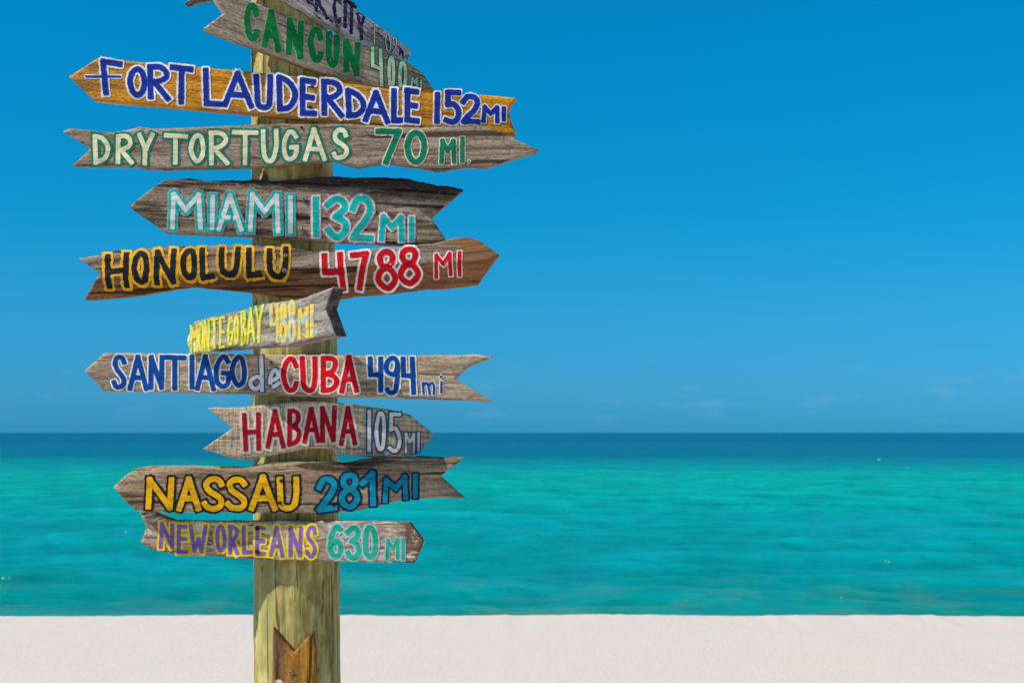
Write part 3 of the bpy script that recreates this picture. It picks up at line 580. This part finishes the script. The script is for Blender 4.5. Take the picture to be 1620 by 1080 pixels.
w_hab = wood('wood_light_tan', (.26, .175, .105), (.46, .335, .21), (.62, .475, .32), crack=.1, seed=10, fib=1.5, bump=.6, saw=.35)
b = Board([(329, 645), (382, 644), (418, 640), (457, 635.5), (478, 633), (515, 633), (550, 638.5), (611, 646.5), (648, 655)], [(321, 710), (370, 725), (394, 727), (442, 717.5), (490, 709), (515, 709), (551, 719), (599, 725), (660, 719)],
          [(329, 645), (368, 676.6), (321, 710)], [(648, 655), (686, 687), (660, 719)], roll=1, yaw=8, thick=.028, mat=w_hab, seed=10, relief=.35, warp=lambda x, z: -.1*max(0, z), label='light tan wavy board reading HABANA 105 MI')
b.text([('H', 387, 409, 656, 710), ('A', 423, 448, 651, 706), ('B', 458, 473, 650, 702), ('A', 482, 504, 646, 697), ('N', 510, 529, 645, 696), ('A', 540, 561, 646, 701)], [(15.4, offw), (7.6, crimson)], shear=-.05)
b.text([('1', 584.5, 585, 650, 712), ('0', 596, 608, 653, 712), ('5', 617, 632, 655, 713)], [(11, outl), (5.8, offw)], shear=.05)
b.text([('M', 642, 655, 686, 715), ('I', 662.5, 663, 685, 714)], [(6.8, outl), (3.6, offw)], shear=.05)
b.screw(531.5, 645, 2); b.screw(542, 694.6, 2)

w_nas = wood('wood_fibrous_brown', (.115, .072, .045), (.29, .195, .12), (.47, .335, .215), crack=.9, seed=11, fib=.8, bump=1.0, alt=(.36, .24, .15), altamt=.3)
b = Board([(218, 739.6), (235, 737), (300, 737), (355, 738), (392, 738), (429, 731), (466, 730), (514, 731), (549.5, 730.6), (585, 725), (621, 722), (657, 721), (693, 723), (734, 723.4)],
          [(214, 807), (318, 810), (429, 811), (531, 810), (567, 806.7), (603, 798.6), (639, 790.6), (666, 788), (693, 787), (736, 788)], [(218, 739.6), (198, 752), (179, 770), (197, 791), (214, 807)], [(734, 723.4), (697, 753), (736, 788)],
          roll=-1, yaw=1, thick=.032, gap=.008, mat=w_nas, seed=11, relief=.9, rfreq=.9, edge=1.2, warp=lambda x, z: -.3*max(0, z-.03), label='brown board reading NASSAU 281 MI, its point to the left')
b.text([('N', 235, 271, 758, 802), ('A', 283, 315, 757, 804), ('S', 324, 352, 758, 804), ('S', 361, 388, 758, 804), ('A', 398, 434, 755, 804), ('U', 443, 469, 757, 804)], [(16, black), (9.2, amber)])
b.text([('2', 505, 530, 758, 804), ('8', 541, 565, 751, 802), ('f', 574, 592, 750, 796)], [(16, navy), (9.4, turq)], shear=-.08)
b.text([('M', 610, 642, 757, 789), ('I', 657, 657.5, 752, 784)], [(13, navy), (7.8, turq)], shear=-.15)
b.screw(445, 760, 2.2, True); b.screw(443, 795, 2.2, True)

w_new = wood('wood_rosy_beige', (.18, .11, .08), (.38, .265, .19), (.57, .435, .32), crack=.5, pits=.4, chips=((.66, .60, .46), .545), tip=(.27, .30, (.15, .085, .05)), seed=12, bump=.7, alt=(.16, .11, .085), altamt=.1)
b = Board([(217, 796), (232, 803), (243, 809), (275, 822), (314, 823), (400, 823.7), (447, 823), (522, 824), (584, 824), (627, 825.5), (648, 826)], [(222, 858), (242, 869.6), (269, 874.5), (284, 878), (328, 879), (400, 884), (430, 885), (492, 886.4), (553, 888), (600, 889.5), (655, 890)],
          [(217, 796), (225, 820), (231, 833), (226, 849), (222, 858)], [(648, 826), (670, 856), (655, 890)], roll=1.2, yaw=-5, thick=.024, mat=w_new, seed=12, relief=.5, edge=1.2,
          label='lowest cross board, reading NEW ORLEANS 630 MI in purple and yellow')
b.text([('N', 255, 273, 829, 865), ('E', 283, 295, 832, 872), ('W', 301, 326, 832, 871), ('O', 344, 355, 832, 871), ('R', 364, 376, 833, 874), ('L', 386, 397, 833, 873), ('E', 407, 418, 834, 876), ('A', 428, 447, 834, 878),
        ('N', 459, 476, 834, 878), ('S', 486, 499, 834, 879)], [(13, sunyel), (6.2, purple)], shear=.03)
b.text([('6', 523, 539, 832, 880), ('3', 550, 567, 834, 881), ('0', 578, 594, 833, 880)], [(13.6, greyblue), (8, jade)], shear=.02)
b.text([('M', 613, 629, 853, 883), ('I', 638, 638.5, 853, 884)], [(8.6, greyblue), (5, jade)], shear=.03)
b.screw(407, 835, 2.8, True); b.screw(407, 872, 2.8, True)

w_bot = wood('wood_amber_knotty', (.14, .05, .01), (.36, .15, .02), (.50, .24, .04), alt=(.15, .085, .05), altamt=.45, crack=.5, seed=13, fib=.5, bump=.6, rough=.5)
b = Board([(432, 993), (431, 1030), (431, 1080), (431, 1300), (431, 1500)], [(495, 998), (498.5, 1030), (500, 1080), (502, 1300), (502, 1500)], [(432, 993), (465, 1031), (495, 998)], [(431, 1500), (466, 1545), (502, 1500)],
          roll=90, yaw=-2, thick=.022, mat=w_bot, seed=13, relief=.4, label='orange-brown board fixed upright on the front of the post, notched at the top')
b.text([('P', 441, 446, 1081, 1130)], [(12, grey_w)])
b.screw(461.6, 1062, 2.6); b.screw(465, 1079, 2.4)

# ------------------------------------------------------------------ shell and weed scraps on the sand, flecks of foam on the sea
def scraps(name, n, seed, mat, place, smin, smax, label, cat):
    rd = random.Random(seed); v, f = [], []
    for _ in range(n):
        x, y, z = place(rd); s = rd.uniform(smin, smax)*rd.choice((.5, .7, 1, 1, 1.5)); a = rd.uniform(0, 6.28); e = rd.uniform(.35, 1); k = len(v); h = s*.35
        for i in range(5):
            q = a+i*1.2566; w = s*rd.uniform(.7, 1.15); v.append((x+math.cos(q)*w, y+math.sin(q)*w*e, z-.001))
        v.append((x, y, z+h))
        f += [(k+i, k+(i+1) % 5, k+5) for i in range(5)]
    o = mesh_obj(name, v, f, mat, smooth=False); o['kind'] = 'stuff'; o['label'] = label; o['category'] = cat; return o
m_sc, nt, bs = new_mat('shell_and_weed'); t = N(nt, 'ShaderNodeTexCoord'); q = N(nt, 'ShaderNodeTexNoise', i_Scale=3.0); L(nt, t.outputs['Object'], q.inputs['Vector'])
L(nt, ramp(nt, q.outputs['Fac'], [(.42, (.16, .11, .08)), (.5, (.34, .27, .21)), (.58, (.8, .76, .70))]), bs.inputs['Base Color'])
def pl_sand(rd): y = 5+7.6*rd.random()**1.3; x = rd.uniform(-.5, .5)*y*1.2; return x, y, sand_z(x, y)
scraps('shell_scraps', 900, 5, m_sc, pl_sand, .0022, .0055, 'tiny bits of shell and dry weed scattered over the pale sand', 'beach debris')
m_fm, nt, bs = new_mat('sea_foam'); t = N(nt, 'ShaderNodeTexCoord'); q = N(nt, 'ShaderNodeTexNoise', i_Scale=20.0); L(nt, t.outputs['Object'], q.inputs['Vector'])
L(nt, ramp(nt, q.outputs['Fac'], [(.4, (.25, .45, .36)), (.6, (.6, .72, .62))]), bs.inputs['Base Color']); bs.inputs['Roughness'].default_value = .7
v, f = [], []; rd = random.Random(9)
def fleck(px, py, wpx, hpx, n=7):
    d = pix_ray(px, py); tt = (SEA-1.6+.05)/d.z; c0 = EYE+d*tt; u = c0.y/F
    for _ in range(n):
        cx = c0.x+rd.gauss(0, .35)*wpx*u; cy = c0.y+rd.gauss(0, .3); w = wpx*u*rd.uniform(.06, .2); h = hpx*u*rd.uniform(.3, .7); k = len(v); m = 10
        for i in range(m): a = 6.283*i/m; v.append((cx+w*math.cos(a)*rd.uniform(.8, 1.1), cy+.5*w*math.sin(a), SEA+.0))
        for i in range(m): a = 6.283*i/m; v.append((cx+w*.5*math.cos(a), cy+.25*w*math.sin(a), SEA+.02+h*.4*rd.uniform(.7, 1.2)))
        for i in range(m): j = (i+1) % m; f.append((k+i, k+j, k+m+j, k+m+i))
        f.append(tuple(range(k+m, k+2*m)))
for a in ((1153, 757, 5, 4, 3), (1390, 726, 7, 3, 4), (1433, 739, 8, 2, 3), (1468, 837, 4, 3, 2), (1387, 883, 3, 2, 2), (1407, 885, 4, 3, 2), (12, 909, 16, .5, 2), (195, 840, 5, 3, 2), (1502, 908, 4, 2, 2), (905, 812, 3, 2, 1), (1333, 941, 8, 1, 2)): fleck(*a)
fo = mesh_obj('foam_flecks', v, f, m_fm); fo['kind'] = 'stuff'; fo['label'] = 'small white flecks of foam on the turquoise sea'; fo['category'] = 'foam'
